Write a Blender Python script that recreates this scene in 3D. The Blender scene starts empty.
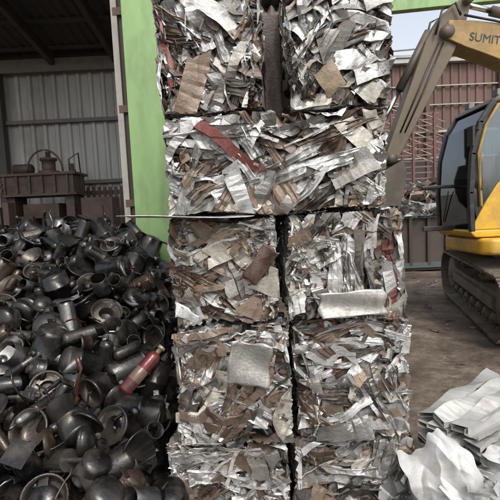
import bpy, math, random
import numpy as np
from mathutils import Matrix, Vector, Euler, Quaternion

random.seed(7)
RNG = np.random.default_rng(11)
D = bpy.data
scene = bpy.context.scene
COL = scene.collection

# ------------------------------------------------------------ mesh helpers
class Acc:
    def __init__(s):
        s.V=[];s.F=[];s.C=[];s.S=[];s.n=0
    def add(s,V,F,C,smooth=False):
        V=np.asarray(V,float);F=np.asarray(F,int)
        C=np.asarray(C,float)
        if C.ndim==1: C=np.tile(C,(len(V),1))
        s.V.append(V);s.F.append(F+s.n);s.C.append(C);s.S.append(np.full(len(F),smooth))
        s.n+=len(V)
    def box(s,c,size,col,M=None,jit=0):
        h=np.array(size)/2
        V=np.array([[x,y,z] for z in(-1,1) for y in(-1,1) for x in(-1,1)],float)*h
        if jit: V=V+RNG.normal(0,jit,V.shape)
        if M is not None: V=V@np.array(M.to_3x3()).T
        V=V+np.array(c)
        F=[[0,2,3,1],[4,5,7,6],[0,1,5,4],[2,6,7,3],[0,4,6,2],[1,3,7,5]]
        s.add(V,F,col)
    def tube(s,path,r,col,n=8,caps=True):
        P=np.array(path,float);m=len(P)
        R=np.full(m,r) if np.isscalar(r) else np.array(r,float)
        if caps:
            P=np.vstack([P[:1],P,P[-1:]]);R=np.concatenate([[1e-4],R,[1e-4]]);m+=2
        T=np.gradient(P,axis=0)
        T[np.linalg.norm(T,axis=1)<1e-9]=[0,0,1]
        if caps: T[0]=P[2]-P[1];T[-1]=P[-2]-P[-3];T[1]=T[0];T[-2]=T[-1]
        T/=np.linalg.norm(T,axis=1)[:,None]
        up=np.array([0,0,1.]) if abs(T[1][2])<.9 else np.array([1.,0,0])
        V=[]
        a=np.linspace(0,2*math.pi,n,endpoint=False)
        for i in range(m):
            u=np.cross(T[i],up);u/=np.linalg.norm(u)+1e-9;v=np.cross(T[i],u)
            V.append(P[i]+R[i]*(np.cos(a)[:,None]*u+np.sin(a)[:,None]*v))
        V=np.vstack(V)
        F=[[i*n+j,i*n+(j+1)%n,(i+1)*n+(j+1)%n,(i+1)*n+j] for i in range(m-1) for j in range(n)]
        s.add(V,F,col,True)
    def lathe(s,prof,M,col,n=20,smooth=True,cols=None,dent=0):
        P=np.array(prof,float);m=len(P)
        a=np.linspace(0,2*math.pi,n,endpoint=False)
        rad=np.repeat(P[:,0:1],n,1)
        if dent:
            ph=RNG.uniform(0,6.28,3);rad=rad*(1+dent*(np.sin(2*a+ph[0])[None]*.6+np.sin(3*a+ph[1])[None]*.4*np.cos(P[:,1:2]*25+ph[2])))
        V=np.stack([rad*np.cos(a),rad*np.sin(a),np.repeat(P[:,1:2],n,1)],-1).reshape(-1,3)
        Mn=np.array(M);V=V@Mn[:3,:3].T+Mn[:3,3]
        i=np.repeat(np.arange(m-1),n);j=np.tile(np.arange(n),m-1)
        F=np.stack([i*n+j,i*n+(j+1)%n,(i+1)*n+(j+1)%n,(i+1)*n+j],1)
        C=col if cols is None else np.repeat(np.array(cols),n,0)
        s.add(V,F,C,smooth)
    def obj(s,name,mat,parent=None,loc=None,fix=True):
        V=np.vstack(s.V);F=np.vstack(s.F);C=np.vstack(s.C);S=np.concatenate(s.S)
        me=D.meshes.new(name)
        me.vertices.add(len(V));me.vertices.foreach_set('co',V.ravel().astype(np.float32))
        me.loops.add(F.size);me.loops.foreach_set('vertex_index',F.ravel().astype(np.int32))
        me.polygons.add(len(F))
        me.polygons.foreach_set('loop_start',np.arange(0,F.size,4,dtype=np.int32))
        me.polygons.foreach_set('use_smooth',S)
        me.update(calc_edges=True)
        ca=me.color_attributes.new('Col','FLOAT_COLOR','POINT')
        ca.data.foreach_set('color',C.ravel().astype(np.float32))
        me.validate()
        me.materials.append(mat)
        o=D.objects.new(name,me);COL.objects.link(o)
        if parent: o.parent=parent
        if loc: o.location=loc
        return o

def empty(name,loc=(0,0,0),rz=0):
    e=D.objects.new(name,None);COL.objects.link(e);e.location=loc;e.rotation_euler=(0,0,rz);return e

def prism(name,pts,a0,a1,mat,parent=None,bevel=.02,axis='y',seg=2):
    n=len(pts)
    V=[(p[0],a0,p[1]) for p in pts]+[(p[0],a1,p[1]) for p in pts]
    if axis=='x': V=[(v[1],v[0],v[2]) for v in V]
    if axis=='z': V=[(v[0],v[2],v[1]) for v in V]
    F=[list(range(n)),list(range(2*n-1,n-1,-1))]+[[i,i+n,(i+1)%n+n,(i+1)%n] for i in range(n)]
    me=D.meshes.new(name);me.from_pydata(V,[],F);me.materials.append(mat)
    import bmesh
    bm=bmesh.new();bm.from_mesh(me);bmesh.ops.recalc_face_normals(bm,faces=bm.faces);bm.to_mesh(me);bm.free()
    o=D.objects.new(name,me);COL.objects.link(o)
    if parent:o.parent=parent
    if bevel:
        b=o.modifiers.new('b','BEVEL');b.width=bevel;b.segments=seg;b.limit_method='ANGLE';b.angle_limit=math.radians(30)
        for p in me.polygons:p.use_smooth=True
        w=o.modifiers.new('w','WEIGHTED_NORMAL')
    return o
def bbox(name,x0,x1,y0,y1,z0,z1,mat,parent=None,bevel=.02):
    return prism(name,[(x0,z0),(x1,z0),(x1,z1),(x0,z1)],y0,y1,mat,parent,bevel)

# ------------------------------------------------------------ materials
def mat(name,base=(.5,.5,.5),rough=.5,metal=0,attr=False,dirt=0,dirtcol=(.08,.055,.035),dscale=6,bump=0,bscale=60,var=0,vscale=3,roughvar=0,attr_metal=False,stretch=None):
    m=D.materials.new(name);m.use_nodes=True
    nt=m.node_tree;N=nt.nodes;L=nt.links
    b=N['Principled BSDF'];b.inputs['Roughness'].default_value=rough;b.inputs['Metallic'].default_value=metal
    tc=N.new('ShaderNodeTexCoord');co=tc.outputs['Object']
    if stretch:
        mp=N.new('ShaderNodeMapping');mp.inputs['Scale'].default_value=stretch;L.new(co,mp.inputs['Vector']);co2=mp.outputs[0]
    else: co2=co
    if attr:
        at=N.new('ShaderNodeAttribute');at.attribute_name='Col';c=at.outputs['Color']
        if attr_metal: L.new(at.outputs['Alpha'],b.inputs['Metallic'])
    else:
        rg=N.new('ShaderNodeRGB');rg.outputs[0].default_value=(*base,1);c=rg.outputs[0]
    def noise(scale,det=5,vec=co):
        n=N.new('ShaderNodeTexNoise');n.inputs['Scale'].default_value=scale;n.inputs['Detail'].default_value=det;n.inputs['Roughness'].default_value=.65
        L.new(vec,n.inputs['Vector']);return n.outputs['Fac']
    def ramp(f,lo,hi,a=0,b_=1):
        r=N.new('ShaderNodeMapRange');r.inputs[1].default_value=lo;r.inputs[2].default_value=hi;r.inputs[3].default_value=a;r.inputs[4].default_value=b_
        L.new(f,r.inputs[0]);return r.outputs[0]
    if var:
        f=ramp(noise(vscale,5,co2),.3,.7,1-var,1+var*.6)
        h=N.new('ShaderNodeMix');h.data_type='RGBA';h.blend_type='MULTIPLY';h.inputs[0].default_value=1
        cb=N.new('ShaderNodeCombineColor')
        for i in range(3):L.new(f,cb.inputs[i])
        L.new(c,h.inputs[6]);L.new(cb.outputs[0],h.inputs[7]);c=h.outputs[2]
    if dirt:
        f=ramp(noise(dscale,6,co2),.62-dirt*.35,.78,0,.9)
        h=N.new('ShaderNodeMix');h.data_type='RGBA';L.new(f,h.inputs[0]);L.new(c,h.inputs[6]);h.inputs[7].default_value=(*dirtcol,1);c=h.outputs[2]
        rr=ramp(f,0,1,rough,min(1,rough+.35));L.new(rr,b.inputs['Roughness'])
    elif roughvar:
        L.new(ramp(noise(dscale,6),.3,.7,max(.03,rough-roughvar),rough+roughvar),b.inputs['Roughness'])
    L.new(c,b.inputs['Base Color'])
    if bump:
        bp=N.new('ShaderNodeBump');bp.inputs['Strength'].default_value=bump;bp.inputs['Distance'].default_value=.01
        L.new(noise(bscale,5,co2),bp.inputs['Height']);L.new(bp.outputs[0],b.inputs['Normal'])
    return m

M_bale=mat('scrap_aluminium',attr=True,attr_metal=True,rough=.36,dirt=.42,dirtcol=(.15,.122,.092),dscale=14,bump=.35,bscale=70,var=.38,vscale=8)
M_comp=mat('oily_black_steel',attr=True,attr_metal=True,rough=.17,dirt=.42,dirtcol=(.055,.045,.036),dscale=9,bump=.22,bscale=30,var=.3,vscale=8)
M_green=mat('green_paint',(.25,.40,.16),.5,dirt=.28,dirtcol=(.15,.19,.09),dscale=4,bump=.12,var=.2,stretch=(1,1,.3))
M_attr=mat('painted_metal',attr=True,rough=.6,dirt=.25,dirtcol=(.07,.05,.035),dscale=3,var=.25,bump=.15)
M_wall=mat('corrugated_grey',(.30,.30,.29),.5,metal=.2,dirt=.3,dirtcol=(.12,.10,.08),dscale=1.6,var=.35,vscale=1.2,stretch=(1,1,.25))
M_roof=mat('dark_roof_sheet',(.05,.048,.045),.8,dirt=.2,dscale=2)
M_rust=mat('rusty_steel',(.06,.038,.03),.6,dirt=.35,dirtcol=(.022,.019,.017),dscale=5,bump=.4,var=.4)
M_brownwall=mat('brown_red_cladding',(.12,.066,.055),.6,dirt=.3,dirtcol=(.09,.07,.06),dscale=.8,var=.3,vscale=.7,stretch=(1,1,.2))
M_yel=mat('yellow_paint',(.66,.38,.035),.38,dirt=.40,dirtcol=(.24,.17,.09),dscale=3.5,bump=.06,var=.22)
M_boom=mat('weathered_yellow_paint',(.36,.235,.07),.5,dirt=.55,dirtcol=(.13,.10,.07),dscale=2.6,bump=.15,var=.35)
M_armp=mat('grimy_arm_paint',(.15,.115,.07),.5,dirt=.5,dirtcol=(.06,.05,.042),dscale=3,bump=.15,var=.35)
M_blk=mat('black_frame_paint',(.018,.018,.018),.4,dirt=.2,dirtcol=(.09,.07,.05),dscale=6)
M_arm=mat('dusty_dark_steel',(.07,.058,.045),.5,dirt=.4,dirtcol=(.17,.125,.08),dscale=4,bump=.2,var=.3)
M_track=mat('dusty_track_steel',(.11,.09,.07),.7,dirt=.5,dirtcol=(.26,.21,.16),dscale=5,bump=.4,bscale=30,var=.3)
M_chrome=mat('chrome_rod',(.6,.6,.6),.2,metal=1)
M_white=mat('white_scrap_sheet',attr=True,attr_metal=True,rough=.45,dirt=.34,dirtcol=(.26,.235,.20),dscale=7,bump=.25,bscale=30,var=.25,vscale=5)

def glass():
    m=D.materials.new('cab_glass');m.use_nodes=True;nt=m.node_tree;N=nt.nodes;L=nt.links
    out=N['Material Output'];N.remove(N['Principled BSDF'])
    t=N.new('ShaderNodeBsdfTransparent');t.inputs[0].default_value=(.66,.72,.74,1)
    g=N.new('ShaderNodeBsdfGlossy');g.inputs['Roughness'].default_value=.05;g.inputs[0].default_value=(.85,.9,.95,1)
    f=N.new('ShaderNodeFresnel');f.inputs[0].default_value=1.75
    mx=N.new('ShaderNodeMixShader');L.new(f.outputs[0],mx.inputs[0]);L.new(t.outputs[0],mx.inputs[1]);L.new(g.outputs[0],mx.inputs[2]);L.new(mx.outputs[0],out.inputs[0]);return m
M_glass=glass()

def ground_mat():
    m=D.materials.new('dirt_ground');m.use_nodes=True;nt=m.node_tree;N=nt.nodes;L=nt.links;b=N['Principled BSDF']
    tc=N.new('ShaderNodeTexCoord')
    def noise(s,d=8):
        n=N.new('ShaderNodeTexNoise');n.inputs['Scale'].default_value=s;n.inputs['Detail'].default_value=d;n.inputs['Roughness'].default_value=.7;L.new(tc.outputs['Object'],n.inputs['Vector']);return n.outputs['Fac']
    r=N.new('ShaderNodeValToRGB');e=r.color_ramp.elements
    e[0].position=.36;e[0].color=(.04,.031,.025,1);e[1].position=.66;e[1].color=(.23,.185,.145,1)
    x=e.new(.5);x.color=(.115,.086,.065,1)
    L.new(noise(1.1),r.inputs[0])
    n2=noise(14);mx=N.new('ShaderNodeMix');mx.data_type='RGBA';mx.blend_type='OVERLAY';mx.inputs[0].default_value=.9
    L.new(r.outputs[0],mx.inputs[6]);L.new(n2,mx.inputs[7]);L.new(mx.outputs[2],b.inputs['Base Color'])
    rr=N.new('ShaderNodeMapRange');rr.inputs[1].default_value=.40;rr.inputs[2].default_value=.55;rr.inputs[3].default_value=.22;rr.inputs[4].default_value=.95
    L.new(noise(.9,4),rr.inputs[0]);L.new(rr.outputs[0],b.inputs['Roughness'])
    bp=N.new('ShaderNodeBump');bp.inputs['Strength'].default_value=.9;bp.inputs['Distance'].default_value=.05
    L.new(noise(8,10),bp.inputs['Height']);L.new(bp.outputs[0],b.inputs['Normal']);return m
M_ground=ground_mat()

def build_ground():
    g=np.concatenate([[-400,-120,-50,-25],np.linspace(-14,14,113),[25,50,120,400]])
    X,Y=np.meshgrid(g,g+5,indexing='ij')
    Z=.02*np.sin(X*1.7+Y*.6)+.018*np.sin(X*.8-Y*2.1+1)+.012*np.sin(X*5.1+Y*3.7)-.035
    Z=np.where((abs(X)>14)|(abs(Y-5)>14),-.03,Z)
    n=len(g);V=np.stack([X,Y,Z],-1).reshape(-1,3)
    i,j=np.meshgrid(np.arange(n-1),np.arange(n-1),indexing='ij');i=i.ravel();j=j.ravel()
    F=np.stack([i*n+j,(i+1)*n+j,(i+1)*n+j+1,i*n+j+1],1)
    a=Acc();a.add(V,F,[1,1,1,1],True);a.obj('ground',M_ground)
build_ground()

# ------------------------------------------------------------ crumpled strip generator
PAL=[((.58,.58,.57),.85,24),((.60,.60,.585),.3,11),((.48,.45,.39),.35,12),((.36,.355,.34),.8,15),((.115,.08,.06),.3,13),
     ((.20,.145,.105),.25,12),((.05,.045,.04),.4,7),((.24,.23,.21),.5,8),((.34,.26,.175),.1,3.5),((.72,.72,.71),.6,5),((.17,.05,.04),.1,.9)]
PW=np.array([p[2] for p in PAL],float);PW/=PW.sum()
def pick(rng,w=PW):
    p=PAL[rng.choice(len(PAL),p=w)]
    c=np.array(p[0])*rng.uniform(.75,1.1);return np.array([*np.clip(c,0,.85),p[1]*rng.uniform(.6,1)])
def strip(rng,L,w,ang,kind=None,nseg=None,kinkp=.10,wander=.05,dz=.006,tw0=.3,crushv=.12,rough=.02):
    nseg=nseg or max(5,int(L/.025))
    ds=L/nseg
    da=rng.normal(0,wander,nseg+1)
    k=rng.random(nseg+1)<kinkp*.5
    da[k]+=rng.choice([-1,1],k.sum())*rng.uniform(.2,1.0,k.sum())
    a=ang+np.cumsum(da)-da.sum()/2
    S=np.stack([np.cumsum(np.cos(a))*ds,np.cumsum(np.sin(a))*ds],1);S-=S.mean(0)
    z=np.cumsum(rng.normal(0,dz,nseg+1));z-=z.mean();z+=np.linspace(-1,1,nseg+1)*rng.normal(0,.012)
    t=rng.normal(0,tw0)+np.cumsum(rng.normal(0,.09,nseg+1))
    kk=rng.random(nseg+1)<kinkp*.5
    t+=np.cumsum(kk*rng.normal(0,.8,nseg+1))
    kind=kind if kind is not None else rng.choice(5,p=[.22,.22,.16,.30,.10])
    h=w*rng.uniform(.2,.55)
    if kind==0: P=[(-.5,0),(-.25,.04),(0,0),(.25,-.03),(.5,0)]
    elif kind==1: P=[(-.5,1),(-.5,0),(-.1,0),(.1,0),(.5,0),(.5,1)]
    elif kind==2: P=[(-.5,.8),(-.5,0),(.5,0),(.5,.8),(-.5,.8)]
    elif kind==3: P=[(-.5,.3),(-.46,0),(-.3,0),(-.26,.35),(-.2,.35),(-.17,0),(.12,0),(.15,.4),(.21,.4),(.24,0),(.46,0),(.5,.5)]
    elif kind==5: P=[(x,0) for x in np.linspace(-.5,.5,12)]
    else: P=[(-.5,0),(0,0),(0,.9),(.02,.9),(.02,0),(.5,0)]
    P=np.array(P,float);P[:,0]*=w
    if kind==0: P[:,1]*=w*1.3
    else: P[:,1]*=h
    m=nseg+1;k=len(P)
    crush=np.clip(1+np.cumsum(rng.normal(0,crushv,m)),.05,1.3)
    wid=np.clip(1+np.cumsum(rng.normal(0,.02 if kind==5 else .035,m)),.6,1.3)
    if kind==5: rough=.004
    p=P[None,:,0]*wid[:,None]+rng.normal(0,w*rough,(m,k));q=P[None,:,1]*crush[:,None]+rng.normal(0,w*rough,(m,k))
    if kind==5:
        sc=np.linspace(-.5,.5,m)[:,None]*L
        for _ in range(7):
            an=rng.uniform(0,math.pi);dd=sc*math.cos(an)+p*math.sin(an)-rng.uniform(-.3,.3)*max(L,w)
            q=q+rng.normal(0,.20)*np.abs(dd)
    else:
        q+=w*.18*np.sin(np.linspace(0,rng.uniform(3,12),m)[:,None]+P[None,:,0]/w*2.5+rng.uniform(0,6))
    T=np.stack([np.cos(a),np.sin(a)],1);Nn=np.stack([-T[:,1],T[:,0]],1)
    ct=np.cos(t)[:,None];st=np.sin(t)[:,None]
    if kind==5: ct=np.full_like(ct,math.cos(t[0]*.4));st=np.full_like(st,math.sin(t[0]*.4))
    inn=p*ct-q*st;out=p*st+q*ct
    je=.03 if kind==5 else .12
    along=rng.normal(0,.0012,(m,k));sl=rng.normal(0,.4);along[0]-=P[:,0]*sl+rng.uniform(0,w*je,k);along[-1]+=P[:,0]*rng.normal(0,.4)+rng.uniform(0,w*je,k)
    A=S[:,0:1]+inn*Nn[:,0:1]+along*T[:,0:1];B=S[:,1:2]+inn*Nn[:,1:2]+along*T[:,1:2];Z=z[:,None]+out
    V=np.stack([A,B,Z],-1).reshape(-1,3)
    i,j=np.meshgrid(np.arange(m-1),np.arange(k-1),indexing='ij');i=i.ravel();j=j.ravel()
    F=np.stack([i*k+j,(i+1)*k+j,(i+1)*k+j+1,i*k+j+1],1)
    return V,F,m,k

def bulge(P,seed):
    f=np.array([5.1,6.3,4.7]);o=np.zeros_like(P)
    for i in range(3):
        o[:,i]=.010*np.sin(P@np.roll(f,i)*1.1+seed*1.7+i)+.006*np.sin(P@np.roll(f,i+1)*2.3*np.array([1,-1,1])[i]+seed*.9)
    return o

def bale(name,x0,x1,y0,y1,z0,z1,seed,rz=0,ry=0,dens=1.0,wscale=1.0,brown=1.0,ang0=0.0):
    rng=np.random.default_rng(seed)
    H=np.array([(x1-x0)/2,(y1-y0)/2,(z1-z0)/2])
    acc=Acc()
    w_=PW.copy();w_[[4,5,8]]*=brown;w_/=w_.sum()
    faces={'f':(0,2,1,-1,1.0),'b':(0,2,1,1,.45),'l':(1,2,0,-1,.5),'r':(1,2,0,1,.5),'t':(0,1,2,1,.3)}
    for key,(ia,ib,io,sg,dn) in faces.items():
        A,B=H[ia],H[ib];area=4*A*B
        n=int(area*580*dn*dens);i=0
        while i<n:
            ang=rng.choice([rng.uniform(0,math.pi),rng.normal(ang0,.3),rng.normal(ang0+.6,.25),rng.normal(ang0-.8,.25)])
            ca=rng.uniform(-A,A);cb=rng.uniform(-B,B)
            prog=i/n
            sheet=prog>.3 and rng.random()<.20
            longp=(not sheet) and prog>.5 and rng.random()<.40
            if sheet:
                w=rng.uniform(.07,.15)*min(wscale,1.2);L=rng.uniform(.12,.32);cnt=1;kinds=5
            elif longp:
                w=rng.uniform(.03,.065)*wscale;L=rng.uniform(.28,.56);cnt=rng.integers(1,4);kinds=int(rng.choice([1,2,3,3]))
            else:
                w=rng.choice([.012,.022,.034,.05,.07],p=[.14,.20,.28,.24,.14])*rng.uniform(.8,1.2)*wscale
                L=rng.uniform(.14,.45) if w>.02 else rng.uniform(.06,.40)
                cnt=rng.integers(1,5) if w<.045 else rng.integers(1,3)
                kinds=int(rng.choice(5,p=[.20,.22,.18,.32,.08])) if w>.02 else 0
            L=min(L,.9*2*max(A,B))
            col=pick(rng,w_)
            for c in range(cnt):
                base=-.095*(1-prog)-.012-rng.uniform(0,.03)
                c2=col if rng.random()<.7 else pick(rng,w_)
                V,F,m,k=strip(rng,L*rng.uniform(.75,1.1),w,ang+rng.normal(0,.06),kind=kinds,kinkp=.05 if longp else .10,wander=.03 if longp else .05,nseg=max(9,int(L/.016)) if sheet else None)
                off=(c-cnt/2)*w*1.08
                V[:,0]+=ca-math.sin(ang)*off;V[:,1]+=cb+math.cos(ang)*off
                d=V[:,2]+base
                lim=rng.uniform(-.018,.003)
                over=d>lim
                d=np.where(over,lim+(d-lim)*.24,d)
                d=np.maximum(d,-.15)
                a=V[:,0].copy();b=V[:,1].copy()
                e=np.maximum(np.abs(a)-A,0);s_=np.sign(a)
                a=np.where(e>0,s_*(A+np.clip(d,-.05,0)*.6+rng.uniform(-.008,.001)),a);d=d-e
                e=np.maximum(np.abs(b)-B,0);s_=np.sign(b)
                b=np.where(e>0,s_*(B+np.clip(d,-.05,0)*.3+rng.uniform(-.004,.002)),b);d=d-e
                P=np.zeros((len(V),3));P[:,ia]=a;P[:,ib]=b;P[:,io]=sg*(H[io]+d)
                shade=np.clip(1+rng.normal(0,.05,(m,1)),.7,1.15)*np.ones((m,k))
                C=np.tile(c2,(len(V),1));C[:,:3]*=shade.reshape(-1,1)
                acc.add(P,F,C);i+=1
    for V in acc.V: V+=bulge(V,seed)
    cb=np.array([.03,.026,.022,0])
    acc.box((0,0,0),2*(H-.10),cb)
    o=acc.obj(name,M_bale,loc=((x0+x1)/2,(y0+y1)/2,(z0+z1)/2))
    o.rotation_euler=(0,ry,rz)
    return o

R=math.radians
B='scrap_metal_bale'
Y=2.1
bale(B,-.47,.155,Y-.03,Y+.75,0,.56,1,R(-1.5),brown=1.1)
bale(B,.175,.84,Y+.02,Y+.8,0,.55,2,R(1.5),ang0=.5)
bale(B,-.43,.185,Y-.04,Y+.74,.565,1.185,3,R(1),brown=1.1,ang0=.6)
bale(B,.215,.82,Y-.01,Y+.77,.56,1.18,4,R(-2),brown=1.4,ang0=-.4)
bale(B,-.40,.135,Y,Y+.75,1.19,1.745,5,R(-1),brown=1.2)
bale(B,.175,.765,Y-.02,Y+.78,1.19,1.75,6,R(1.5),brown=.8,ang0=1.2)
bale(B,-.405,.70,Y-.02,Y+.76,1.755,2.255,7,R(.5),wscale=1.25,dens=.85,brown=1.1)
bale(B,-.41,.12,Y,Y+.75,2.26,2.92,8,R(-1.5),brown=1.2,ang0=-.9)
bale(B,.225,.755,Y+.01,Y+.76,2.26,2.92,19,R(1),wscale=1.15,dens=.95,brown=1.1,ang0=.2)

def plate(name,c,size,col,rot,seed,bend=.012,matl=None):
    rng=np.random.default_rng(seed);n=17
    u,v=np.meshgrid(np.linspace(-.5,.5,n),np.linspace(-.5,.5,n),indexing='ij')
    z=bend*(np.sin(u*5+seed)+np.sin(v*6+u*3+seed*2))
    for k in range(3):
        an=rng.uniform(0,3.14);z+=bend*1.2*np.abs(u*math.cos(an)+v*math.sin(an)-rng.uniform(-.3,.3))
    ex=.03*np.sin(v*9+seed)*(np.abs(u)>.49);ey=.03*np.sin(u*11+seed)*(np.abs(v)>.49)
    V=np.stack([(u+ex)*size[0],(v+ey)*size[1],z],-1).reshape(-1,3)
    V=np.vstack([V,V-[0,0,.003]])
    i,j=np.meshgrid(np.arange(n-1),np.arange(n-1),indexing='ij');i=i.ravel();j=j.ravel()
    F=np.stack([i*n+j,(i+1)*n+j,(i+1)*n+j+1,i*n+j+1],1)
    E=[]
    for q in range(n-1):
        E+= [[q,q+1,q+1+n*n,q+n*n],[(n-1)*n+q,(n-1)*n+q+n*n,(n-1)*n+q+1+n*n,(n-1)*n+q+1],[q*n,q*n+n*n,(q+1)*n+n*n,(q+1)*n],[q*n+n-1,(q+1)*n+n-1,(q+1)*n+n-1+n*n,q*n+n-1+n*n]]
    F=np.vstack([F,F[:,::-1]+n*n,E])
    M=np.array(Euler(rot).to_matrix());V=V@M.T
    a=Acc();a.add(V,F,col,True);return a.obj(name,matl or M_bale,loc=c)
plate('aluminium_sheet',(-.30,2.13,1.752),(.62,.26,1),(.65,.65,.63,.4),(0,R(2),R(3)),3,.004)
plate('bent_metal_plate',(-.03,2.060,1.0),(.21,.22,1),(.36,.35,.33,.6),(R(88),R(8),R(0)),5,.008)
plate('bent_metal_plate',(.50,2.080,1.28),(.33,.13,1),(.46,.455,.43,.5),(R(89),R(-3),R(0)),6,.006)
plate('brown_board',(.175,2.45,2.58),(.10,.62,1),(.05,.032,.025,.1),(R(90),0,0),7,.004)
plate('brown_metal_plate',(.05,2.092,1.50),(.09,.20,1),(.07,.035,.028,.2),(R(91),R(38),0),8,.008)

# ------------------------------------------------------------ compressor pile
def pile_h(x,y):
    r=np.clip((y-.72)*.69,0,1.64)
    lim=np.where(y>1.95,-.50,-.42)
    fall=np.clip((lim-x)/.40,0,1)**.55
    back=np.clip((4.4-y)/.7,0,1)
    return r*(.45+.55*fall)*back*np.clip((x+5.2)/.8,0,1)
def dome(r,h,n=5,up=1,z=0):
    return [(max(r*math.cos(t),1e-4),z+up*h*math.sin(t)) for t in np.linspace(0,math.pi/2,n)]
def build_pile():
    rng=np.random.default_rng(15);acc=Acc()
    def blk():
        r=rng.random()
        if r<.76: v=rng.uniform(.004,.013);return np.array([v,v,v*1.02,.05])
        if r<.87: v=rng.uniform(.02,.05);return np.array([v,v*.95,v*.9,.5])
        if r<.94: return np.array([.04,.026,.018,.3])*rng.uniform(.6,1.3)
        v=rng.uniform(.12,.30);return np.array([v,v*.97,v*.92,.8])
    def mk(kind,M,s):
        col=blk()
        def P(l):return [tuple(M@Vector(p)) for p in l]
        if kind=='comp':
            r=.078*s;h=.085*s*rng.uniform(.85,1.35);sd=rng.uniform(-.2,.6)
            prof=[(1e-4,-h-.03*s)]+[(a,b) for a,b in reversed(dome(r*.97,.03*s,5,-1,-h))]+[(r*.97,h*(sd-.02)),(r*1.05,h*sd),(r*1.05,h*(sd+.12)),(r,h*(sd+.14)),(r,h)]+dome(r,.032*s,6,1,h)
            acc.lathe(prof,M,col,26,dent=.02)
            for k in range(3):
                Mr=M@Matrix.Rotation(k*2.094,4,'Z')@Matrix.Translation((r*.95,0,-h-.012*s))
                acc.box(Mr.to_translation(),(.06*s,.045*s,.005),col,Mr)
            acc.lathe([(1e-4,.03*s),(.02*s,.03*s),(.024*s,.02*s),(.026*s,0)],M@Matrix.Translation((r*.9,0,h*.05))@Matrix.Rotation(R(90),4,'Y'),col,12)
            z=h+.028*s
            cc=np.array([.10,.05,.03,.6]) if rng.random()<.12 else col
            if rng.random()<.6: acc.tube(P([(0,r*.3,z-.01),(0,r*.3,z+.03*s)]),.007,cc,8)
            if rng.random()<.5: acc.tube(P([(r*.6,0,z-.02),(r*.7,0,z+.02*s),(r*1.0,.01,z+.03*s)]),.005,cc,6)
            if rng.random()<.2:
                lb=np.array([.35,.35,.33,.1]);Mr=M@Matrix.Rotation(rng.uniform(2,4),4,'Z')
                a_=np.linspace(-.35,.35,6);zz=[-h*.55,-h*.1]
                V=np.array([[1.03*r*math.cos(t),1.03*r*math.sin(t),z_] for z_ in zz for t in a_])@np.array(Mr)[:3,:3].T+np.array(Mr)[:3,3]
                acc.add(V,[[i,i+1,i+7,i+6] for i in range(5)],lb,True)
            if rng.random()<.5:
                Mr=M@Matrix.Translation((-r*1.0-.028*s,0,-.01));hh=.055*s
                acc.lathe([(1e-4,-hh-.02)]+list(reversed(dome(.027*s,.02,4,-1,-hh)))+dome(.027*s,.02,4,1,hh),Mr,col,12)
        elif kind=='cup':
            r=.088*s;h=.13*s*rng.uniform(.45,1.35);t=.006
            ic=np.array([.06,.048,.038,.3])*rng.uniform(.25,1.5)
            out=[(1e-4,-h)]+list(reversed(dome(r,.035*s,5,-1,-h+.035*s)))+[(r,-.012),(r+.005,-.01),(r+.005,.004)]
            inn=[(r-t,.004),(r-t,-h+.04*s)]+dome(r-t,.03*s,5,-1,-h+.04*s)
            acc.lathe(out+inn,M,col,30,cols=[col]*len(out)+[ic]*len(inn),dent=.025)
            if rng.random()<.4:
                g=np.array([.10,.09,.08,.6]);q=r*.85
                acc.lathe([(r-t,-.03),(q,-.03),(q*.6,-.025),(q*.55,-.08)],M,g,16,False)
        elif kind=='tube':
            r=.055*s*rng.uniform(.7,1.2);h=.12*s*rng.uniform(.8,1.5);t=.004
            acc.lathe([(r-t,-h),(r,-h),(r,-h*.3),(r*1.05,-h*.28),(r*1.05,-h*.2),(r,-h*.18),(r,h),(r-t,h),(r-t,-h)],M,col,22,dent=.05)
        elif kind=='rotor':
            r=.042*s;g=np.array([.14,.13,.115,.7])
            acc.lathe([(1e-4,-.14*s),(.011,-.14*s),(.011,-.05*s),(r,-.05*s),(r,.05*s),(r*.6,.051*s),(r*.6,.07*s),(.01,.07*s),(.01,.11*s),(1e-4,.11*s)],M,g,16,False)
        elif kind=='disc':
            r=.08*s
            acc.lathe([(1e-4,.0),(.02,0),(.02,.02),(.03,.024),(r*.8,.02),(r,.03),(r+.006,.03),(r+.006,.022),(r*.8,.008),(1e-4,-.006)],M,col,22,dent=.03)
        elif kind=='slim':
            r=.045*s;h=.12*s*rng.uniform(.8,1.4)
            acc.lathe([(1e-4,-h-.03)]+list(reversed(dome(r,.03,4,-1,-h)))+[(r,0),(r*1.08,.005),(r*1.08,.015),(r,.02)]+dome(r,.03,4,1,h),M,col,18,dent=.02)
            Mr=M@Matrix.Translation((0,0,-h-.03));acc.box(Mr.to_translation(),(.09*s,.09*s,.005),col,Mr)
            acc.tube(P([(0,0,h+.02),(0,0,h+.06)]),.007,col,8)
        elif kind=='pipe':
            p=[];v=np.zeros(3);d=np.array([1.,0,0])
            for i in range(9):
                p.append(tuple(M@Vector(v)));d=d+rng.normal(0,.22,3);d/=np.linalg.norm(d);v=v+d*.03
            acc.tube(p,.005 if rng.random()<.6 else .012,col if rng.random()<.9 else np.array([.09,.045,.03,.6]),8)
        elif kind=='bracket':
            acc.box(M.to_translation(),(.10*s,.035*s,.005),col,M)
            M2=M@Matrix.Translation((.05*s,0,.02));acc.box(M2.to_translation(),(.005,.035*s,.04),col,M2)
    kinds=['comp','cup','slim','disc','rotor','tube'];kp=[.46,.22,.13,.05,.03,.11]
    rad={'comp':.098,'cup':.09,'slim':.075,'disc':.06,'rotor':.055,'tube':.075}
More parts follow.
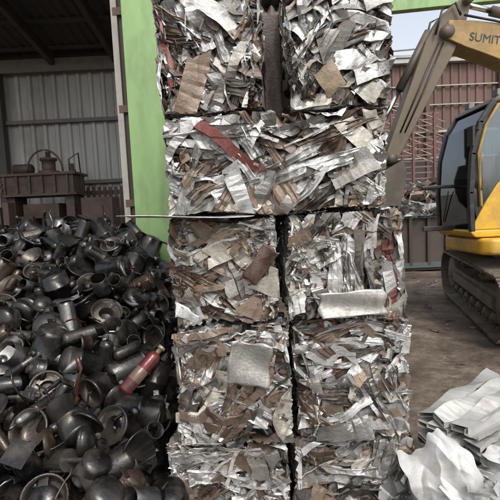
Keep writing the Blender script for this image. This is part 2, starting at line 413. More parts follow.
    for layer,(dz,N) in enumerate([(-.15,2200),(-.02,15000)]):
        L=np.zeros((0,4))
        for it in range(N):
            y=rng.uniform(.85,3.9);x=rng.uniform(-3.4,-.40)
            if x < -1.25*y-.25 and rng.random()<.6: continue
            z0=float(pile_h(np.array(x),np.array(y)))
            if z0<.08 : continue
            if y>1.88 and x>-.56: continue
            k=kinds[rng.choice(6,p=kp)];s=rng.uniform(.9,1.15) if it<N*.10 else rng.uniform(.62,1.0)
            r=rad[k]*s
            c=np.array([x,y,z0+dz+rng.uniform(-.05,.05)])
            if len(L) and (np.linalg.norm(L[:,:3]-c,axis=1)<(L[:,3]+r)*.79).any(): continue
            L=np.vstack([L,[*c,r]])
            q=rng.normal(size=4);q/=np.linalg.norm(q)
            if k in('cup','tube') and rng.random()<.65:
                dv=Vector((rng.normal(.1,.5),-1+rng.normal(0,.4),.6+rng.normal(0,.4)))
                M=dv.to_track_quat('Z','Y').to_matrix().to_4x4()
            else: M=Quaternion(q).to_matrix().to_4x4()
            M.translation=Vector(c);mk(k,M,s)
    for _ in range(280):
        y=rng.uniform(.9,3.7);x=rng.uniform(-3.2,-.5)
        if y>1.9 and x>-.64: continue
        z0=float(pile_h(np.array(x),np.array(y)))
        if z0<.1: continue
        q=rng.normal(size=4);q/=np.linalg.norm(q);M=Quaternion(q).to_matrix().to_4x4();M.translation=Vector((x,y,z0+rng.uniform(-.04,.05)))
        mk('pipe' if rng.random()<.65 else 'bracket',M,rng.uniform(.7,1.1))
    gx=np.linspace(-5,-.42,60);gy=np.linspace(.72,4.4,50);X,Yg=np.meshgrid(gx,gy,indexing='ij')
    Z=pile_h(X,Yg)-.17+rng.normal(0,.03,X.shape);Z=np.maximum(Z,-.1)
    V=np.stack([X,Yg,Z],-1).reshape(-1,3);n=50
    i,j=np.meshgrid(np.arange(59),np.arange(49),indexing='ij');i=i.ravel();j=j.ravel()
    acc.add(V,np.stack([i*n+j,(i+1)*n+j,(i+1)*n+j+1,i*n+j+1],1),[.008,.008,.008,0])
    acc.obj('scrap_compressor_pile',M_comp)
build_pile()
def canister():
    a=Acc();d=Vector((.30,.25,.30)).normalized()
    M=d.to_track_quat('Z','Y').to_matrix().to_4x4();M.translation=Vector((-.535,1.90,1.045))
    red=np.array([.10,.013,.013,.1])
    a.lathe([(1e-4,-.11)]+list(reversed(dome(.032,.015,4,-1,-.10)))+[(.032,-.05),(.0325,-.049),(.0325,.015),(.032,.016)]+dome(.032,.03,6,1,.085),M,red,20,
        cols=[red]*5+[red]+[np.array([.15,.09,.065,.0])]*2+[red]+[red]*6)
    a.lathe([(.008,.11),(.012,.115),(.012,.135),(.02,.136),(.02,.15),(1e-4,.151)],M,[.3,.26,.16,.6],10)
    a.obj('red_gas_canister',M_comp)
canister()

# ------------------------------------------------------------ corrugated sheets
def corr(acc,p0,p1,z0,z1,pitch,depth,col,zs=2):
    p0=np.array(p0,float);p1=np.array(p1,float);L=np.linalg.norm(p1-p0);t=(p1-p0)/L;nrm=np.array([t[1],-t[0]])
    n=int(L/pitch);s=[];d=[]
    for i in range(n):
        b=i*pitch
        for f,h in((0,0),(.55,0),(.65,1),(.9,1)):
            s.append(b+f*pitch);d.append(h*depth)
    s=np.array(s);d=np.array(d);k=len(s)
    zz=np.linspace(z0,z1,zs);V=[]
    for z in zz:
        V.append(np.stack([p0[0]+t[0]*s+nrm[0]*d,p0[1]+t[1]*s+nrm[1]*d,np.full(k,z)],1))
    V=np.vstack(V);F=[[r*k+i,r*k+i+1,(r+1)*k+i+1,(r+1)*k+i] for r in range(zs-1) for i in range(k-1)]
    acc.add(V,F,col)

shed=empty('corrugated_shed')
a=Acc();corr(a,(-13,8.5),(1.4,8.5),0,5.1,.24,.04,[1,1,1,1]);a.obj('back_wall',M_wall,shed)
a=Acc();corr(a,(-13,3.0),(-13,8.5),0,5.4,.24,.035,[1,1,1,1]);a.obj('side_wall',M_wall,shed)
a=Acc();dk=[.045,.04,.036,1]
a.box((-5.8,8.36,4.78),(14.4,.14,.24),[.13,.12,.11,1])
a.box((-5.8,8.40,3.75),(14.4,.06,.07),[.12,.11,.10,1]);a.box((-5.8,8.40,2.55),(14.4,.06,.07),[.10,.09,.08,1])
for x in (-8.6,-4.72,-1.3): a.box((x,8.33,2.45),(.16,.14,4.6),dk)
for x in (-11,-8.6,-6.2,-4.95,-3.6,-2.4,-1.3,.2):
    Mr=Matrix.Rotation(R(-9),4,'X');a.box((x,6.2,5.2),(.09,4.6,.2),dk,Mr)
for k in range(6):
    y=4.2+k*.8;a.box((-5.8,y,5.22-(y-6.2)*.158+.14),(14.4,.06,.07),dk)
a.obj('steel_framing',M_attr,shed)
a=Acc();n=160;xs=np.linspace(-13,1.4,n*2);zz=np.where(np.arange(n*2)%4<2,0,.03)
V=np.vstack([np.stack([xs,np.full(n*2,3.9),5.20+.158*2.3+.19+zz],1),np.stack([xs,np.full(n*2,8.75),5.20-.158*2.55+.19+zz],1)])
a.add(V,[[i,i+1,n*2+i+1,n*2+i] for i in range(n*2-1)],[1,1,1,1]);a.obj('roof',M_roof,shed)
a=Acc();a.box((-5.8,8.47,5.02),(14.4,.04,.26),[.04,.038,.035,1]);a.obj('eave_closer',M_attr,shed)

gf=empty('green_steel_frame')
bbox('column_front',-.885,-.60,3.30,3.315,0,5.3,M_green,gf,.003)
bbox('column_web',-.75,-.735,3.316,3.60,0,5.3,M_green,gf,.003)
bbox('column_rear',-.885,-.60,3.601,3.616,0,5.3,M_green,gf,.003)
prism('rafter',[(1.45,5.22),(5.6,5.44),(5.6,5.72),(1.45,5.50)],7.9,8.05,M_green,gf,.01)
bbox('column_back',1.5,1.7,7.92,8.03,0,5.22,M_green,gf,.01)
prism('canopy_tie',[(-.70,3.62),(1.56,7.9),(1.68,7.9),(-.58,3.62)],5.3,5.42,M_green,gf,.0,axis='z')
dr=empty('sliding_door')
a=Acc();corr(a,(-1.03,3.75),(-1.03,5.9),0,5.2,.12,.03,[.30,.29,.27,1])
a.box((-1.05,3.70,2.6),(.05,.05,5.2),[.40,.38,.34,1]);a.box((-1.0,3.72,2.6),(.035,.04,5.2),[.07,.045,.035,1]);a.box((-.955,3.70,2.6),(.04,.04,5.2),[.28,.25,.21,1]);a.box((-.915,3.66,2.6),(.02,.04,5.2),[.04,.04,.03,1])  # last strip: dark gap beside the column, its shade painted as a solid bar
for z in(1.9,2.7,3.5): a.box((-1.0,3.68,z),(.12,.02,.06),[.12,.07,.05,1])
a.obj('door_leaf',M_attr,dr)

pr=empty('hydraulic_press')
a=Acc();c=[.05,.035,.028,1];c2=[.075,.055,.045,1]
px,py=-3.5,7.35
a.box((px,py,.4),(1.5,.9,.8),c);a.box((px-.5,py,1.5),(.14,.4,1.6),c);a.box((px+.5,py,1.5),(.14,.4,1.6),c)
a.box((px,py,2.42),(1.2,.5,.30),c2);a.box((px,py,2.59),(1.3,.58,.04),c);a.box((px,py,2.25),(1.3,.58,.04),c);a.box((px,py,1.98),(.6,.4,.24),c)
for k in range(6): a.box((px-.54+k*.21,py-.27,2.42),(.03,.04,.28),c)
a.box((px-.25,py-.1,1.5),(.25,.3,.8),c2);a.box((px+.2,py-.1,1.3),(.35,.35,.7),c)
def ML(x,y,z):return Matrix.Translation((x,y,z))
a.lathe([(.17,0),(.17,.05),(.11,.06),(.11,.22),(.14,.23),(.14,.27),(.04,.28),(.04,.38),(1e-4,.38)],ML(px+.1,py,2.61),c2,20)
for s_ in(-.5,.5): a.lathe([(.06,0),(.06,.06),(.035,.07),(.035,.16),(1e-4,.16)],ML(px+s_,py,2.61),c,6)
a.lathe([(1e-4,-.16),(.09,-.16),(.09,.12),(.07,.15),(1e-4,.15)],ML(px-.33,py,2.71)@Matrix.Rotation(R(90),4,'Y'),[.04,.05,.05,1],16)
t=np.linspace(0,math.pi,14);a.tube([(px+.1+.30*math.cos(q),py-.15,2.64+.36*math.sin(q)) for q in t],.016,c,8)
a.tube([(px+.45,py,2.6),(px+.45,py,2.85),(px+.62,py,2.95),(px+.66,py,2.1)],.014,c,8)
for k in range(5): a.tube([(px-.8+.06*k,py-.4,1.2),(px-.8+.05*k,py-.3,2.5-.05*k),(px-.5,py-.2,2.6)],.012,[.02,.02,.02,1],6)
for k in range(9): a.box((px-1.3+.13*k,py-.7,1.7+.12*(k%3)),(.09,.2,.35+.1*(k%2)),[.05+.03*(k%2),.045,.04,1])
a.box((px+1.05,py-.3,1.5),(.5,.4,1.3),[.055,.05,.045,1]);a.box((px+1.0,py-.52,1.9),(.3,.03,.25),[.12,.12,.11,1])
a.obj('press_frame',M_rust,pr)
lampm=mat('pale_box',(.45,.5,.48),.5,dirt=.2)
bbox('control_box',-4.42,-4.24,6.9,7.1,2.3,2.52,lampm,pr,.01)
bbox('control_post',-4.35,-4.30,6.98,7.03,0,2.3,M_rust,pr,.005)
fn=empty('brown_slat_fence');a=Acc()
for k in range(30): a.box((-3.0+k*.105,8.0,1.2+.02*random.random()),(.06,.02,2.4),[.08*random.uniform(.6,1.4),.05,.04,1])
a.box((-1.5,8.03,2.3),(3.2,.03,.08),[.05,.035,.03,1]);a.box((-1.5,8.03,1.2),(3.2,.03,.08),[.05,.035,.03,1]);a.obj('slats',M_rust,fn)

# ------------------------------------------------------------ right background warehouse
wh=empty('corrugated_warehouse')
a=Acc();corr(a,(2.0,16.5),(24,16.5),0,7.2,.32,.05,[1,1,1,1]);corr(a,(2.0,30),(2.0,16.5),0,7.2,.32,.05,[1,1,1,1]);a.obj('cladding',M_brownwall,wh)
a=Acc()
a.box((13,16.38,7.22),(22.2,.28,.16),[.40,.40,.38,1])
for z,hh in((6.3,.04),(5.6,.04),(4.6,.09),(3.6,.05)): a.box((13,16.40,z),(22,.06,hh),[.38,.35,.32,1])
for x in (4.2,7.0,9.8,12.6,15.4): a.box((x,16.36,3.55),(.14,.12,7.1),[.09,.05,.04,1])
a.box((6.3,16.39,2.7),(2.6,.06,1.7),[.03,.028,.026,1])
for k in range(7): a.tube([(5.2,16.2,5.9-k*.28),(7.6,16.2,4.9-k*.28)],.018,[.4,.38,.35,1],6)
a.obj('trim',M_attr,wh)
prism('roof',[(2,16.2),(24,16.2),(24,30),(2,30)],7.32,7.42,M_wall,wh,.0,axis='z')
rk=empty('red_steel_rack');a=Acc()
for k in range(14): a.box((5.2,14.0,2.3+k*.19),(2.3,.04,.045),[.20*random.uniform(.6,1.1),.10,.08,1])
for x in(4.1,4.8,5.5,6.2): a.box((x,13.95,2.4),(.07,.07,4.8),[.14,.065,.05,1])
a.obj('rack_bars',M_attr,rk)
a=Acc();a.tube([(7.6,17.4,7.3),(7.6,17.4,8.6)],.06,[.3,.3,.3,1]);a.tube([(10.6,17.4,7.3),(10.6,17.4,8.8)],.06,[.3,.3,.3,1]);a.tube([(6.0,17.4,8.0),(12.6,17.4,8.3)],.035,[.3,.3,.3,1]);a.tube([(7.6,17.4,8.5),(10.6,17.4,8.5)],.03,[.3,.3,.3,1]);a.obj('roof_pipe_rail',M_attr)

ct=empty('scrap_container');a=Acc();g=[.08,.065,.055,1]
a.box((5.4,12.4,.75),(4.2,1.8,1.5),g);a.box((5.4,11.47,1.5),(4.3,.08,.12),[.09,.13,.12,1]);a.box((5.4,11.47,.15),(4.3,.08,.14),[.09,.12,.11,1])
for k in range(9): a.box((3.4+k*.5,11.46,.8),(.08,.07,1.3),[.06,.05,.04,1])
a.obj('container_body',M_attr,ct)
def heap(name,cx,cy,sx,sy,z0,h,n,seed,smin,smax,matl=M_bale,w=PW,pitch=.5):
    rng=np.random.default_rng(seed);acc=Acc()
    for i in range(n):
        x=rng.uniform(-1,1);y=rng.uniform(-1,1);r=x*x+y*y
        if r>1: continue
        L=rng.uniform(smin,smax);V,F,m,k=strip(rng,L,L*rng.uniform(.08,.3),0,kinkp=.12,nseg=10)
        E=np.array(Euler((rng.normal(0,.6),rng.normal(0,pitch),rng.uniform(0,6.28))).to_matrix())
        z=z0+h*(1-r)*rng.uniform(.55,1)
        P=V@E.T+np.array([cx+x*sx,cy+y*sy,z]);P[:,2]=np.maximum(P[:,2],z0+rng.uniform(.0,.01))
        acc.add(P,F,pick(rng,w))
    return acc.obj(name,matl)
heap('aluminium_scrap_heap',5.2,12.4,2.2,.95,1.5,.75,420,21,.4,1.3)
def litter():
    rng=np.random.default_rng(77);acc=Acc()
    for i in range(260):
        x=rng.uniform(.9,6);y=rng.uniform(2.8,12);L=rng.uniform(.03,.16)
        V,F,m,k=strip(rng,L,L*rng.uniform(.1,.35),rng.uniform(0,6.28),nseg=5)
        V=V+np.array([x,y,.0]);V[:,2]=np.maximum(V[:,2]*.6+.0,-.03);acc.add(V,F,pick(rng)*np.array([.6,.6,.6,1]))
    acc.obj('scrap_litter',M_bale)
litter()

# ------------------------------------------------------------ foreground white scrap
PWw=np.array([16,18,14,16,3,3,5,12,.5,5,0],float);PWw/=PWw.sum()
heap('aluminium_profile_scrap',1.2,2.02,.60,.60,0,.38,420,31,.2,.5,M_white,PWw,.35)
def crumple_pile():
    rng=np.random.default_rng(24);acc=Acc()
    # cx,cy,cz,sx,sy,rx,ry,rz : big soft crumpled white sheets draped over the scrap
    spots=[(.92,1.86,.40,.30,.52,48,-12,8),(1.20,1.82,.38,.46,.50,38,-6,-22),(.68,1.62,.25,.26,.42,42,-22,30),(1.02,1.60,.27,.46,.42,40,4,-6),(1.45,1.9,.40,.4,.5,36,0,20),(1.35,1.55,.28,.4,.4,40,8,-30)]
    n=110
    for si,(cx,cy,cz,sx,sy,rx,ry,rz) in enumerate(spots):
        u,v=np.meshgrid(np.linspace(-.5,.5,n),np.linspace(-.5,.5,n),indexing='ij');z=np.zeros_like(u)
        uu=u+.05*np.sin(v*9+si)+.02*np.sin(v*23+u*9);vv=v+.05*np.sin(u*8+si*2)+.02*np.sin(u*21-v*7)
        for k in range(34):
            an=rng.uniform(0,math.pi);p=rng.uniform(-.5,.5);d=uu*math.cos(an)+vv*math.sin(an)-p
            t=-uu*math.sin(an)+vv*math.cos(an);t0=rng.uniform(-.5,.5);g=1/(1+np.exp(-np.clip((t-t0)*12,-30,30)))*1/(1+np.exp(np.clip((t-t0-rng.uniform(.3,.8))*12,-30,30)))
            wd=rng.uniform(.02,.09)
            z+=rng.normal(0,.030)*np.exp(-np.abs(d)/wd)*g
        z+=.05*np.sin(u*5+si)+.04*np.sin(v*6+si*2)
        z-=z.mean();z-=.35*(u*u+v*v)
        eu=.06*np.sin(v*7+si)*np.clip((abs(u)-.3)/.2,0,1)*np.sign(u)+.018*np.sin(v*31+si)*np.clip((abs(u)-.44)/.06,0,1)
        ev=.06*np.sin(u*8+si)*np.clip((abs(v)-.3)/.2,0,1)*np.sign(v)+.018*np.sin(u*27+si)*np.clip((abs(v)-.44)/.06,0,1)
        V=np.stack([(u+eu)*sx,(v+ev)*sy,z*.85],-1).reshape(-1,3)
        E=np.array(Euler((R(rx),R(ry),R(rz))).to_matrix());V=V@E.T+np.array([cx,cy,cz])
        i,j=np.meshgrid(np.arange(n-1),np.arange(n-1),indexing='ij');i=i.ravel();j=j.ravel()
        F=np.stack([i*n+j,(i+1)*n+j,(i+1)*n+j+1,i*n+j+1],1)
        c=rng.uniform(.50,.60)
        acc.add(V,F,[c,c,c*.985,.05],True)
    acc.obj('crumpled_white_sheets',M_white)
crumple_pile()
def bundle():
    rng=np.random.default_rng(9);acc=Acc();th_=R(30)
    for lay in range(6):
        for k in range(4):
            w=rng.uniform(.09,.10)
            kd=[2,1,2,2][(k+lay)%4]
            V,F,m,kk=strip(rng,.74+rng.uniform(-.04,.04),w,0,kind=kd,nseg=16,kinkp=.0,wander=.004,dz=.0008,tw0=.03,crushv=.02,rough=.004)
            E=np.array(Euler((rng.normal(0,.03),R(-6)+rng.normal(0,.01),th_+rng.normal(0,.015))).to_matrix())
            off=np.array([-math.sin(th_)*(k-1.5)*.10,math.cos(th_)*(k-1.5)*.10,0])
            v=rng.uniform(.30,.52)
            acc.add(V@E.T+np.array([1.38,2.44,.24+.062*lay])+off,F,[v,v,v*.96,.2])
    acc.obj('aluminium_profile_bundle',M_white)
bundle()

# ------------------------------------------------------------ excavator
CX,CY=4.5,6.6
ex=empty('excavator',(CX,CY,0),math.pi)
def lx(X):return -(X-CX)
def ly(Yw):return -(Yw-CY)
th=R(75)
def tracks():
    Lh=1.95;rr=.40;zc=.44
    for side,nm in((1,'track_left'),(-1,'track_right')):
        a=Acc();Mb=Matrix.Translation((-.03,.2,0))@Matrix.Rotation(th,4,'Z')
        st=Lh-rr;per=4*st+2*math.pi*rr;n=48
        for i in range(n):
            s=i*per/n
            if s<2*st: x,z,an=-st+s,zc+rr,0
            elif s<2*st+math.pi*rr: q=(s-2*st)/rr;x,z,an=st+rr*math.sin(q),zc+rr*math.cos(q),q
            elif s<4*st+math.pi*rr: x,z,an=st-(s-2*st-math.pi*rr),zc-rr,math.pi
            else: q=(s-4*st-math.pi*rr)/rr;x,z,an=-st-rr*math.sin(q),zc-rr*math.cos(q),math.pi+q
            M=Mb@Matrix.Translation((x,side*.87,z))@Matrix.Rotation(an,4,'Y')
            a.box(M.to_translation(),(per/n*.96,.56,.03),[1,1,1,1],M)
            for o in(-.04,.04):
                M2=M@Matrix.Translation((o,0,.028));a.box(M2.to_translation(),(.015,.56,.03),[1,1,1,1],M2)
            for yy in(-.1,.1):
                M2=M@Matrix.Translation((0,yy,-.045));a.box(M2.to_translation(),(per/n*.8,.04,.06),[1,1,1,1],M2)
        a.obj(nm,M_track,ex)
        a=Acc()
        def wheel(x,z,r,w=.34):
            M=Mb@Matrix.Translation((x,side*.87,z))@Matrix.Rotation(R(90),4,'X')
            a.lathe([(1e-4,-w/2-.03),(r*.3,-w/2-.03),(r*.35,-w/2),(r*.85,-w/2),(r,-w/2+.03),(r,w/2-.03),(r*.85,w/2),(r*.35,w/2),(r*.3,w/2+.03),(1e-4,w/2+.03)],M,[1,1,1,1],22)
        wheel(-st,zc,rr-.09);wheel(st,zc,rr-.09)
        for k in range(7): wheel(-st+.42+k*(2*st-.84)/6,zc-rr+.15,.09)
        for x in(-.6,.6): wheel(x,zc+rr-.13,.07)
        M=Mb@Matrix.Translation((0,side*.87,zc));a.box(M.to_translation(),(2*st-.35,.30,.26),[1,1,1,1],M)
        M=Mb@Matrix.Translation((0,side*(.87+.17),zc-.02));a.box(M.to_translation(),(2*st-.7,.05,.16),[1,1,1,1],M)
        a.obj(nm+'_wheels',M_track,ex)
    a=Acc();Mb=Matrix.Translation((-.03,.2,.55))@Matrix.Rotation(th,4,'Z');a.box(Mb.to_translation(),(1.3,1.5,.4),[1,1,1,1],Mb)
    a.lathe([(1e-4,0),(.6,0),(.6,.3),(1e-4,.3)],Matrix.Translation((0,.05,.76)),[1,1,1,1],32);a.obj('undercarriage_frame',M_arm,ex)
tracks()
prism('deck',[(-1.9,-1.28),(.75,-1.28),(.85,-.1),(1.0,.08),(1.46,.10),(1.50,.2),(1.50,1.15),(1.4,1.28),(-1.9,1.28)],1.08,1.30,M_yel,ex,.05,axis='z')
prism('counterweight',[(-2.5,1.15),(-2.62,1.5),(-2.5,2.25),(-1.9,2.3),(-1.9,1.05),(-2.3,1.05)],-1.28,1.28,M_yel,ex,.08,seg=3)
bbox('engine_hood',-1.89,-.35,-1.22,1.2,1.325,2.22,M_yel,ex,.06)
bbox('tank_box',-.34,.6,-1.25,-.55,1.305,2.0,M_yel,ex,.05)
bbox('toolbox_grille',-1.5,-.6,1.201,1.215,1.5,2.05,M_blk,ex,.005)
a=Acc()
for k in range(9): a.box((-1.05,1.222,1.54+k*.06),(.86,.012,.02),[.02,.02,.02,1])
a.obj('grille_slats',M_blk,ex)
a=Acc();a.tube([(-1.3,-.6,2.2),(-1.3,-.6,2.75),(-1.36,-.6,2.85)],.06,[.05,.05,.05,1],12);a.obj('exhaust',M_blk,ex)
X0,X1,Y0,Y1,Z0,Z1=-.15,1.60,.12,1.12,1.31,3.13
prism('cab_roof',[(X0,Z1-.1),(X1-.26,Z1-.1),(X1-.36,Z1),(X0+.1,Z1)],Y0,Y1,M_arm,ex,.035,seg=3)
prism('cab_floor_panel',[(X0,Z0),(X1-.06,Z0),(X1,Z0+.06),(X1,Z0+.10),(X0,Z0+.10)],Y0,Y1,M_yel,ex,.02)
prism('cab_side_panel',[(X0,Z0+.10),(X1-.02,Z0+.10),(X1-.06,Z0+.20),(X1-.20,Z0+.46),(X1-.36,Z0+.70),(X1-.55,Z0+.84),(X0,Z0+.86)],Y1-.05,Y1-.004,M_yel,ex,.015)
prism('cab_inner_side_panel',[(X0,Z0+.10),(X1-.02,Z0+.10),(X1-.3,Z0+.40),(X0,Z0+.45)],Y0+.004,Y0+.05,M_blk,ex,.015)
def pillar(nm,pts,y0,y1,w,m,r=.03):
    a=Acc()
    for (p,q) in zip(pts[:-1],pts[1:]):
        v=Vector((q[0]-p[0],0,q[1]-p[1]));M=v.to_track_quat('X','Y').to_matrix().to_4x4()
        a.box(((p[0]+q[0])/2,(y0+y1)/2,(p[1]+q[1])/2),(v.length+w*.6,y1-y0,w),[1,1,1,1],M)
    o=a.obj(nm,m,ex);b=o.modifiers.new('b','BEVEL');b.width=.012;b.segments=2;return o
front=[(X1-.03,Z0+.1),(X1-.01,1.9),(X1-.04,2.4),(X1-.14,2.8),(X1-.31,Z1-.08)]
pillar('front_pillar_near',front,Y1-.065,Y1,.07,M_blk)
pillar('front_pillar_far',front,Y0,Y0+.05,.05,M_blk)
pillar('door_frame_front',[(X1-.14,Z0+.42),(X1-.10,2.4),(X1-.20,2.75),(X1-.36,Z1-.12)],Y1-.03,Y1+.004,.05,M_boom)
pillar('mid_pillar',[(X0+.72,Z0+.7),(X0+.66,Z1-.08)],Y1-.06,Y1-.006,.09,M_blk)
pillar('rear_pillar_near',[(X0+.04,Z0+.7),(X0+.04,Z1-.08)],Y1-.06,Y1-.002,.09,M_yel)
pillar('rear_pillar_far',[(X0+.04,Z0+.4),(X0+.04,Z1-.08)],Y0+.002,Y0+.06,.09,M_blk)
pillar('windshield_divider',[(X1-.008,2.0),(X1-.008,2.03)],Y0+.05,Y1-.07,.03,M_blk)
pillar('windshield_sill',[(X1-.02,Z0+.1),(X1-.02,Z0+.14)],Y0+.05,Y1-.07,.05,M_blk)
sg=[(X0+.05,Z0+.84),(X1-.53,Z0+.82),(X1-.10,Z0+.2),(X1-.03,1.9),(X1-.06,2.4),(X1-.16,2.78),(X1-.33,Z1-.1),(X0+.05,Z1-.1)]
prism('side_glass_near',sg,Y1-.035,Y1-.028,M_glass,ex,0)
prism('side_glass_far',[(X0+.05,Z0+.45)]+[(X1-.3,Z0+.4)]+sg[2:],Y0+.02,Y0+.027,M_glass,ex,0)
wf=[(X1-.035,Z0+.13),(X1-.015,1.9),(X1-.045,2.4),(X1-.145,2.79),(X1-.31,Z1-.09)]
prism('windshield_glass',wf+[(x-.007,z) for x,z in wf[::-1]],Y0+.05,Y1-.06,M_glass,ex,0)
prism('rear_glass',[(X0+.03,Z0+.9),(X0+.037,Z0+.9),(X0+.037,Z1-.12),(X0+.03,Z1-.12)],Y0+.06,Y1-.06,M_glass,ex,0)
bbox('seat',.35,.85,.42,.88,1.75,1.9,M_blk,ex,.05);prism('seat_back',[(.30,1.88),(.42,1.88),(.30,2.6),(.2,2.6)],.44,.86,M_blk,ex,.04)
bbox('console',.95,1.25,.2,.4,1.45,2.0,M_blk,ex,.03)
a=Acc();a.tube([(1.2,.55,1.4),(1.22,.55,2.0)],.012,[1,1,1,1]);a.tube([(1.2,.85,1.4),(1.22,.85,2.0)],.012,[1,1,1,1]);a.box((1.1,.62,1.43),(.5,.7,.02),[1,1,1,1]);a.obj('levers_and_mat',M_blk,ex)
a=Acc()
a.tube([(X1-.15,Y1+.0,Z0+.62),(X1-.12,Y1+.05,Z0+.66),(X1-.12,Y1+.05,2.35),(X1-.15,Y1+.0,2.4)],.012,[1,1,1,1])
a.obj('handrail',M_boom,ex)
a=Acc();a.tube([(X1-.10,Y1,2.7),(X1+.05,Y1+.10,2.72)],.012,[1,1,1,1]);a.box((X1+.06,Y1+.12,2.6),(.03,.14,.24),[1,1,1,1])
a.tube([(X1-.02,.3,Z0+.2),(X1+.02,.55,1.95)],.008,[1,1,1,1],6);a.obj('mirror_and_wiper',M_blk,ex)
a=Acc()
for y in(.3,1.0):a.box((X1-.42,y,Z1+.05),(.08,.12,.08),[.2,.2,.2,1])
a.obj('work_lamps',M_attr,ex)
def beam(nm,path,ws,y0,y1,m,bev=.015):
    P=[Vector(p) for p in path];top=[];bot=[]
    for i,p in enumerate(P):
        t=(P[min(i+1,len(P)-1)]-P[max(i-1,0)]).normalized();n=Vector((-t.y,t.x))
        top.append(tuple(p+n*ws[i]/2));bot.append(tuple(p-n*ws[i]/2))
    return prism(nm,top+bot[::-1],y0,y1,m,ex,bev)
by=ly(6.7)
def bez(p,n=14):
    p=[Vector(q) for q in p];r=[]
    for t in np.linspace(0,1,n):
        a_,b_,c_,d_=p;r.append(tuple((1-t)**3*a_+3*(1-t)**2*t*b_+3*(1-t)*t*t*c_+t**3*d_))
    return r
bp=bez([(lx(4.75),1.75),(lx(5.05),4.0),(lx(4.6),4.0),(lx(3.1),4.38)])
ws=[.30+.30*math.sin(math.pi*min(1,i/13*1.0))**.8 for i in range(14)];ws[-1]=.26
beam('boom',bp,ws,by-.19,by+.19,M_boom)
ap=[(lx(3.42),4.80),(lx(3.24),4.54),(lx(3.02),4.16),(lx(2.24),2.5)]
beam('arm',ap,[.16,.38,.46,.2],by-.14,by+.14,M_armp)
def cyl(nm,p,q,y,r=.07,f=.6):
    a=Acc();p=Vector((p[0],y,p[1]));q=Vector((q[0],y,q[1]));m=p.lerp(q,f);a.tube([p,m],r,[1,1,1,1],16);a.obj(nm,M_arm,ex)
    a=Acc();a.tube([m,q],r*.55,[1,1,1,1],14);a.obj(nm+'_rod',M_chrome,ex)
cyl('arm_cylinder',(lx(4.5),4.52),(lx(3.44),4.80),by,.075)
cyl('boom_cylinder_left',(lx(4.0),1.5),(lx(4.75),3.4),by+.27,.075,.55)
cyl('boom_cylinder_right',(lx(4.0),1.5),(lx(4.75),3.4),by-.27,.075,.55)
cyl('bucket_cylinder',(lx(2.90),4.42),(lx(2.12),3.0),by,.065,.6)
a=Acc()
for yy in(by-.2,by+.2):
    a.tube([(lx(3.3),yy,4.56),(lx(3.22),yy,4.74),(lx(3.02),yy,4.64),(lx(2.92),yy,4.3)],.018,[1,1,1,1])
    a.tube([(lx(4.4),yy,4.28),(lx(3.8),yy,4.46),(lx(3.35),yy,4.56)],.018,[1,1,1,1])
for d_ in(-.04,.03): a.tube([(lx(3.02)+d_,by+.15,4.2),(lx(2.7)+d_*1.2,by+.17,3.5),(lx(2.42)+d_,by+.15,2.9)],.012,[1,1,1,1])
a.obj('hydraulic_hoses',M_blk,ex)
a=Acc()
for (X,z,r) in((3.1,4.34,.10),(2.24,2.5,.08),(3.42,4.79,.07)): a.tube([(lx(X),by-.23,z),(lx(X),by+.23,z)],r,[1,1,1,1],16)
a.obj('pivot_pins',M_arm,ex)
beam('bucket_link',[(lx(2.12),3.0),(lx(2.0),2.5)],[.1,.1],by-.12,by+.12,M_arm)
bk=[(0,0),(.05,-.25),(-.05,-.7),(-.3,-1.0),(-.65,-1.05),(-.95,-.85)]
bi=[(x*.94-.01,z*.95-.0) for x,z in bk]
prism('bucket_shell',[(lx(2.3)-x*-1*-1,2.45+z) for x,z in bk]+[(lx(2.3)-x*-1*-1-.03,2.47+z) for x,z in bi[::-1]],by-.45,by+.45,M_arm,ex,.0)
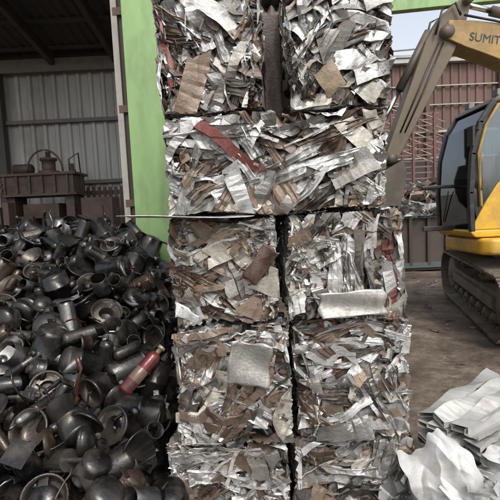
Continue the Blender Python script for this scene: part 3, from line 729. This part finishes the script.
for s_,nm in((-1,'bucket_side_a'),(1,'bucket_side_b')):
    prism(nm,[(lx(2.3)-x*-1*-1,2.45+z) for x,z in bk]+[(lx(2.3)+.55,2.15)],by+s_*.465-.012,by+s_*.465+.012,M_arm,ex,.0)
cu=D.curves.new('boom_lettering','FONT');cu.body='SUMITOMO';cu.size=.17;cu.extrude=.002
to=D.objects.new('boom_lettering',cu);COL.objects.link(to);to.parent=ex
cu.materials.append(M_blk)
to.location=(lx(3.42),by+.194,4.20)
to.rotation_euler=(Matrix.Rotation(math.pi,3,'Z')@Matrix.Rotation(R(90),3,'X')@Matrix.Rotation(R(-10),3,'Z')).to_euler()

# ------------------------------------------------------------ light, sky, camera
w=D.worlds.new('World');scene.world=w;w.use_nodes=True;nt=w.node_tree
bg=nt.nodes['Background'];sk=nt.nodes.new('ShaderNodeTexSky');sk.sky_type='NISHITA';sk.sun_disc=False
el=R(52);rot=R(160)
sk.sun_elevation=el;sk.sun_rotation=rot;sk.dust_density=4;sk.air_density=1.2;sk.ozone_density=1
hs=nt.nodes.new('ShaderNodeHueSaturation');hs.inputs['Saturation'].default_value=.38;hs.inputs['Value'].default_value=1.75
nt.links.new(sk.outputs[0],hs.inputs['Color']);nt.links.new(hs.outputs[0],bg.inputs[0]);bg.inputs[1].default_value=.15
sl=D.lights.new('sun','SUN');sl.energy=1.2;sl.angle=R(14);sl.color=(1,.96,.9)
so=D.objects.new('sun',sl);COL.objects.link(so)
sd=Vector((math.sin(rot)*math.cos(el),math.cos(rot)*math.cos(el),math.sin(el)))
so.rotation_euler=sd.to_track_quat('Z','Y').to_euler()

cam=D.cameras.new('camera');co=D.objects.new('camera',cam);COL.objects.link(co);scene.camera=co
cam.lens=30.2;cam.sensor_width=36;cam.clip_end=2000;cam.clip_start=.05
Mc=Matrix.Rotation(R(85.2),4,'X')@Matrix.Rotation(R(-2.7),4,'Z');Mc.translation=Vector((0,0,1.75));co.matrix_world=Mc
scene.view_settings.view_transform='Standard';scene.view_settings.look='None';scene.view_settings.exposure=0
